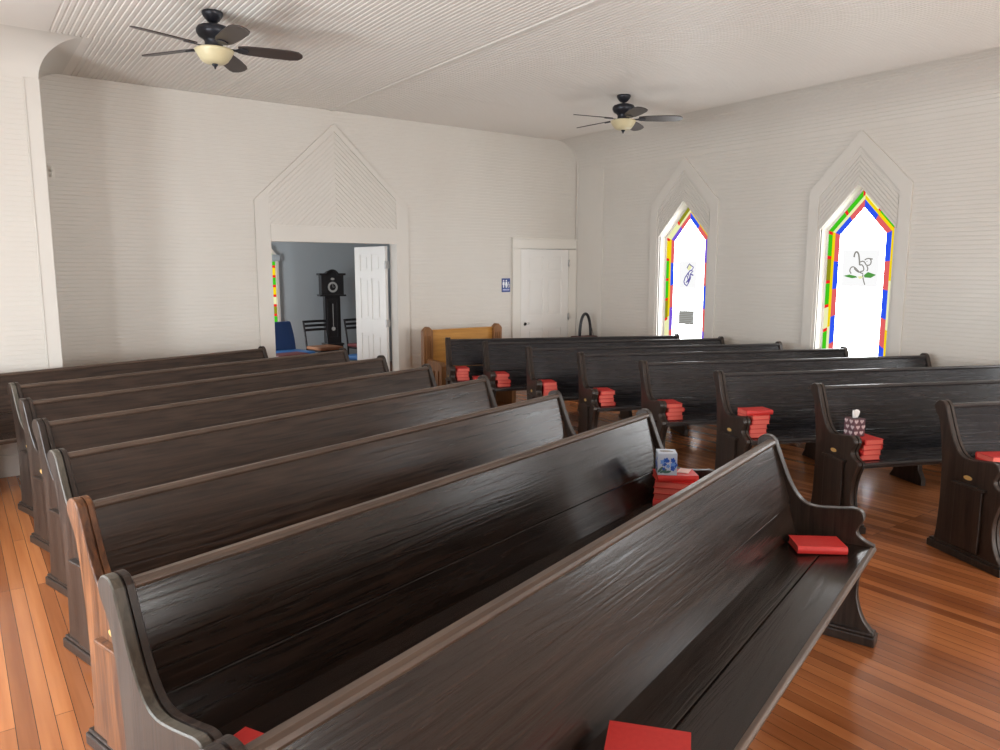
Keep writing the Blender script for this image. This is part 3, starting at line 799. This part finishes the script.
lt = bpy.data.objects.new('lettering', cu); COL.objects.link(lt); lt.parent = sg; lt.rotation_euler = (PI/2, 0, 0); lt.location = (0, -.0073, -.063)
me_ = bpy.data.meshes.new_from_object(lt); l2 = bpy.data.objects.new('lettering', me_); COL.objects.link(l2); l2.parent = sg; l2.rotation_euler = lt.rotation_euler; l2.location = lt.location
bpy.data.objects.remove(lt); l2.name = 'lettering'

# ------------------------------------------------------------------ ceiling fans
def make_fan(phase):
    r = empty('ceiling_fan')
    mb = MB(); mb.lathe([(.03,0),(.072,0),(.074,-.012),(.066,-.03),(.048,-.055),(.030,-.070),(.012,-.074)], n=32); mb.build('canopy', M['fan_metal'], r)
    mb = MB(); mb.lathe([(.013,-.06),(.013,-.10)], n=16); mb.build('downrod', M['fan_metal'], r)
    mb = MB(); mb.lathe([(.02,-.088),(.07,-.092),(.104,-.104),(.116,-.122),(.116,-.146),(.102,-.170),(.074,-.186),(.062,-.204),(.062,-.232),(.066,-.240),(.052,-.256)], n=40)
    mb.build('motor_housing', M['fan_metal'], r)
    mb = MB(); mb.lathe([(.050,-.252),(.128,-.256),(.135,-.262),(.129,-.275),(.112,-.305),(.092,-.332),(.074,-.346),(.045,-.352),(.02,-.354)], n=40); b = mb.build('light_bowl', M['bowl'], r); b['label'] = 'cream glass light bowl'
    mb = MB(); mb.lathe([(.006,-.350),(.022,-.352),(.020,-.362),(.010,-.372),(.004,-.388)], n=16); mb.build('finial', M['fan_metal'], r)
    for k in range(5):
        a = phase+k*2*PI/5
        mb = MB()
        out = [(.17,-.045),(.24,-.062),(.40,-.070),(.55,-.070),(.61,-.058),(.64,-.025),(.645,0),(.64,.025),(.61,.058),(.55,.070),(.40,.070),(.24,.062),(.17,.045)]
        tl = rad(-13)
        fb = lambda x, y, d: (x*.955, y*math.cos(tl)-d*math.sin(tl), -.245+y*math.sin(tl)+d*math.cos(tl)-.02*(x-.17))
        mb.prism(out, fb, 0, .008); bl_ = mb.build('blade', M['blade'], r, bevel=.002); bl_.rotation_euler = (0,0,a)
        mb = MB()
        mb.prism([(.09,-.014),(.15,-.012),(.20,-.040),(.235,-.030),(.25,0),(.235,.030),(.20,.040),(.15,.012),(.09,.014)], fb, -.008, -.001)
        mb.build('blade_bracket', M['fan_metal'], bl_, bevel=.002)
    return r
f1 = make_fan(rad(55)); f1.location = (1.675, 5.74, CEIL+.001); tag(f1, 'dark ceiling fan nearer the camera, upper left, above the left pews', 'ceiling fan', 'ceiling fans')
f2 = make_fan(rad(27)); f2.location = (5.90, 5.83, CEIL+.001); tag(f2, 'dark ceiling fan farther right, above the right pews near the corner', 'ceiling fan', 'ceiling fans')

# ------------------------------------------------------------------ annex furniture
ck = empty('grandfather_clock', (5.22, AY-.36, 0), rad(-12)); ck.scale = (.93, .93, 1); tag(ck, 'black grandfather clock against the blue annex wall', 'clock')
mb = MB(); mb.box(-.19, .19, -.13, .13, 0, .10); mb.box(-.17, .17, -.115, .115, .10, .42); mb.box(-.185, .185, -.125, .125, .42, .45); mb.build('plinth', M['clock'], ck, bevel=.006)
mb = MB(); mb.box(-.138, .138, -.10, .10, .45, 1.245); cs = mb.build('trunk', M['clock'], ck, bevel=.005)
mb = MB(); mb.ring([(-.105,.52),(.105,.52),(.105,1.2),(-.105,1.2)], [(-.07,.56),(.07,.56),(.07,1.15),(-.07,1.15)], lambda a, b, d: (a, -.10-d, b), 0, .012); mb.build('trunk_door', M['clock'], cs, bevel=.002)
mb = MB(); mb.tube([(0,-.104,1.12),(0,-.104,.74)], .006); mb.lathe([(.002,-.006),(.035,-.004),(.035,.004),(.002,.006)], n=20); 
mb.v = mb.v
mb.build('pendulum_rod', M['dial'], cs)
mb = MB(); mb.prism([(.034*math.cos(2*PI*k/20), .70+.034*math.sin(2*PI*k/20)) for k in range(20)], lambda a, b, d: (a, -.102-d, b), 0, .008); mb.build('pendulum_bob', M['dial'], cs)
mb = MB()
hood = [(-.20,1.245),(.20,1.245),(.20,1.60),(.10,1.60)]+[(.10*math.cos(th), 1.60+.075*math.sin(th)) for th in [PI*k/10 for k in range(1,10)]]+[(-.10,1.60),(-.20,1.60)]
mb.prism(hood, lambda a, b, d: (a, -.14+d, b), 0, .26)
mb.box(-.235, .235, -.165, .13, 1.245, 1.275); mb.box(-.235, -.09, -.165, .13, 1.595, 1.63); mb.box(.09, .235, -.165, .13, 1.595, 1.63)
arcp = [(.115*math.cos(th), 1.60+.095*math.sin(th)) for th in [PI*k/12 for k in range(13)]]
arcq = [(.085*math.cos(th), 1.60+.068*math.sin(th)) for th in [PI*k/12 for k in range(13)]]
mb.prism(arcp+arcq[::-1], lambda a, b, d: (a, -.165+d, b), 0, .03)
hd = mb.build('hood', M['clock'], ck, bevel=.004)
mb = MB(); mb.ring([(.088*math.cos(2*PI*k/28), 1.40+.088*math.sin(2*PI*k/28)) for k in range(28)], [(.056*math.cos(2*PI*k/28), 1.40+.056*math.sin(2*PI*k/28)) for k in range(28)], lambda a, b, d: (a, -.14-d, b), 0, .01)
mb.prism([(.034*math.cos(2*PI*k/20), 1.535+.020*math.sin(2*PI*k/20)) for k in range(20)], lambda a, b, d: (a, -.14-d, b), 0, .01)
mb.build('dial_ring', M['dial'], hd)
mb = MB(); mb.box(-.003, .003, -.153, -.149, 1.40, 1.45); mb.box(0, .034, -.153, -.149, 1.397, 1.403); mb.build('clock_hands', M['dial'], hd)

def ladder_chair(seat):
    r = empty('dining_chair')
    for sx in (-1, 1):
        mb = MB(); mb.tube([(sx*.19, .02, 0), (sx*.19, 0, .44), (sx*.195, .03, .66), (sx*.20, .075, .90)], .016, 8); mb.build('back_post', M['black'], r)
        mb = MB(); mb.tube([(sx*.19, -.39, 0), (sx*.18, -.37, .43)], [.014, .018], 8); mb.build('leg', M['black'], r)
    for i, z in enumerate((.735, .80, .865)):
        y = .03+(z-.66)*.19
        mb = MB(); mb.loft([[(xx, y+.02*math.cos(xx/.19*PI/2)+dy, z+dz) for dy, dz in ((-.006,0),(.006,0),(.006,.038),(-.006,.038))] for xx in [(-.195+.39*k/10) for k in range(11)]])
        mb.build('back_slat', M['black'], r)
    mb = MB(); mb.box(-.18, .18, -.37, -.01, .43, .464); mb.box(-.165, .165, -.36, -.345, .2, .225); mb.build('seat_rail', M['black'], r, bevel=.003)
    mb = MB(); mb.box(-.205, .205, -.41, .0, .462, .512); s_ = mb.build('seat_cushion', seat, r, bevel=.018, seg=3)
    return r
c1 = ladder_chair(M['brown_seat']); c1.location = (4.62, 11.15, 0); c1.rotation_euler = (0, 0, rad(9)); tag(c1, 'black ladder-back chair with brown padded seat beside the grandfather clock', 'chair', 'black ladder-back chairs in the annex')
c2 = ladder_chair(M['maroon']); c2.location = (5.31, 11.15, 0); c2.rotation_euler = (0, 0, rad(9)); tag(c2, 'black ladder-back chair with maroon seat, half hidden by the open door', 'chair', 'black ladder-back chairs in the annex')
bc = empty('upholstered_chair', (3.88, 10.70, 0), rad(12)); tag(bc, 'navy blue upholstered chair at the left side of the doorway view', 'chair')
mb = MB(); mb.loft([[(sx*(.225+.015*math.sin(v*PI)-.02*v*v), .0+.10*v+dy, .40+.53*v) for sx, dy in ((-1,-.035),(-.6,-.045),(0,-.04),(.6,-.045),(1,-.035),(1,.03),(-1,.03))] for v in [k/8 for k in range(9)]], 0, False)
mb.build('backrest', M['navy'], bc, bevel=.02, seg=3)
mb = MB(); mb.box(-.25, .25, -.50, .02, .43, .52); mb.build('seat', M['azure'], bc, bevel=.03, seg=3)
for sx in (-1, 1):
    for yy in (-.44, -.02):
        mb = MB(); mb.tube([(sx*.20, yy, 0), (sx*.20, yy, .385)], .013, 8); mb.build('leg', M['black'], bc)
st_ = empty('stool', (4.86, 10.2, 0), rad(30)); tag(st_, 'low stool with bright blue seat in front of the maroon-seated chair', 'stool')
mb = MB(); mb.box(-.15, .15, -.15, .15, .36, .43); mb.build('seat', M['azure'], st_, bevel=.025, seg=3)
for sx in (-1, 1):
    for sy in (-1, 1):
        mb = MB(); mb.tube([(sx*.13, sy*.13, 0), (sx*.11, sy*.11, .365)], .011, 8); mb.build('leg', M['black'], st_)
fc = empty('footstool', (3.66, 9.86, 0), rad(8)); tag(fc, 'maroon padded footstool in front of the navy blue chair', 'footstool')
mb = MB(); mb.box(-.23, .23, -.16, .16, .49, .56); mb.build('seat', M['maroon'], fc, bevel=.02, seg=3)
for sx in (-1, 1):
    for sy in (-1, 1):
        mb = MB(); mb.tube([(sx*.20, sy*.13, 0), (sx*.19, sy*.12, .495)], .012, 8); mb.build('leg', M['black'], fc)

# ------------------------------------------------------------------ world and camera
w = bpy.data.worlds.new('world'); sc.world = w; w.use_nodes = True
bg_ = w.node_tree.nodes['Background']; bg_.inputs[0].default_value = (.75, .85, 1, 1); bg_.inputs[1].default_value = .5
cam = bpy.data.cameras.new('camera'); co = bpy.data.objects.new('camera', cam); COL.objects.link(co)
co.location = (0, 0, 1.7); co.rotation_euler = (rad(90-8.088), 0, rad(-36.293))
cam.sensor_width = 36; cam.lens = 745.65/1000*36; cam.clip_start = .05
sc.camera = co
sc.view_settings.view_transform = 'Standard'; sc.view_settings.look = 'None'; sc.view_settings.gamma = 1
sc.view_settings.use_curve_mapping = False
sc.view_settings.exposure = -0.16
sc.cycles.use_denoising = True
sc.cycles.max_bounces = 10; sc.cycles.diffuse_bounces = 6; sc.cycles.glossy_bounces = 4
sc.cycles.sample_clamp_indirect = 8
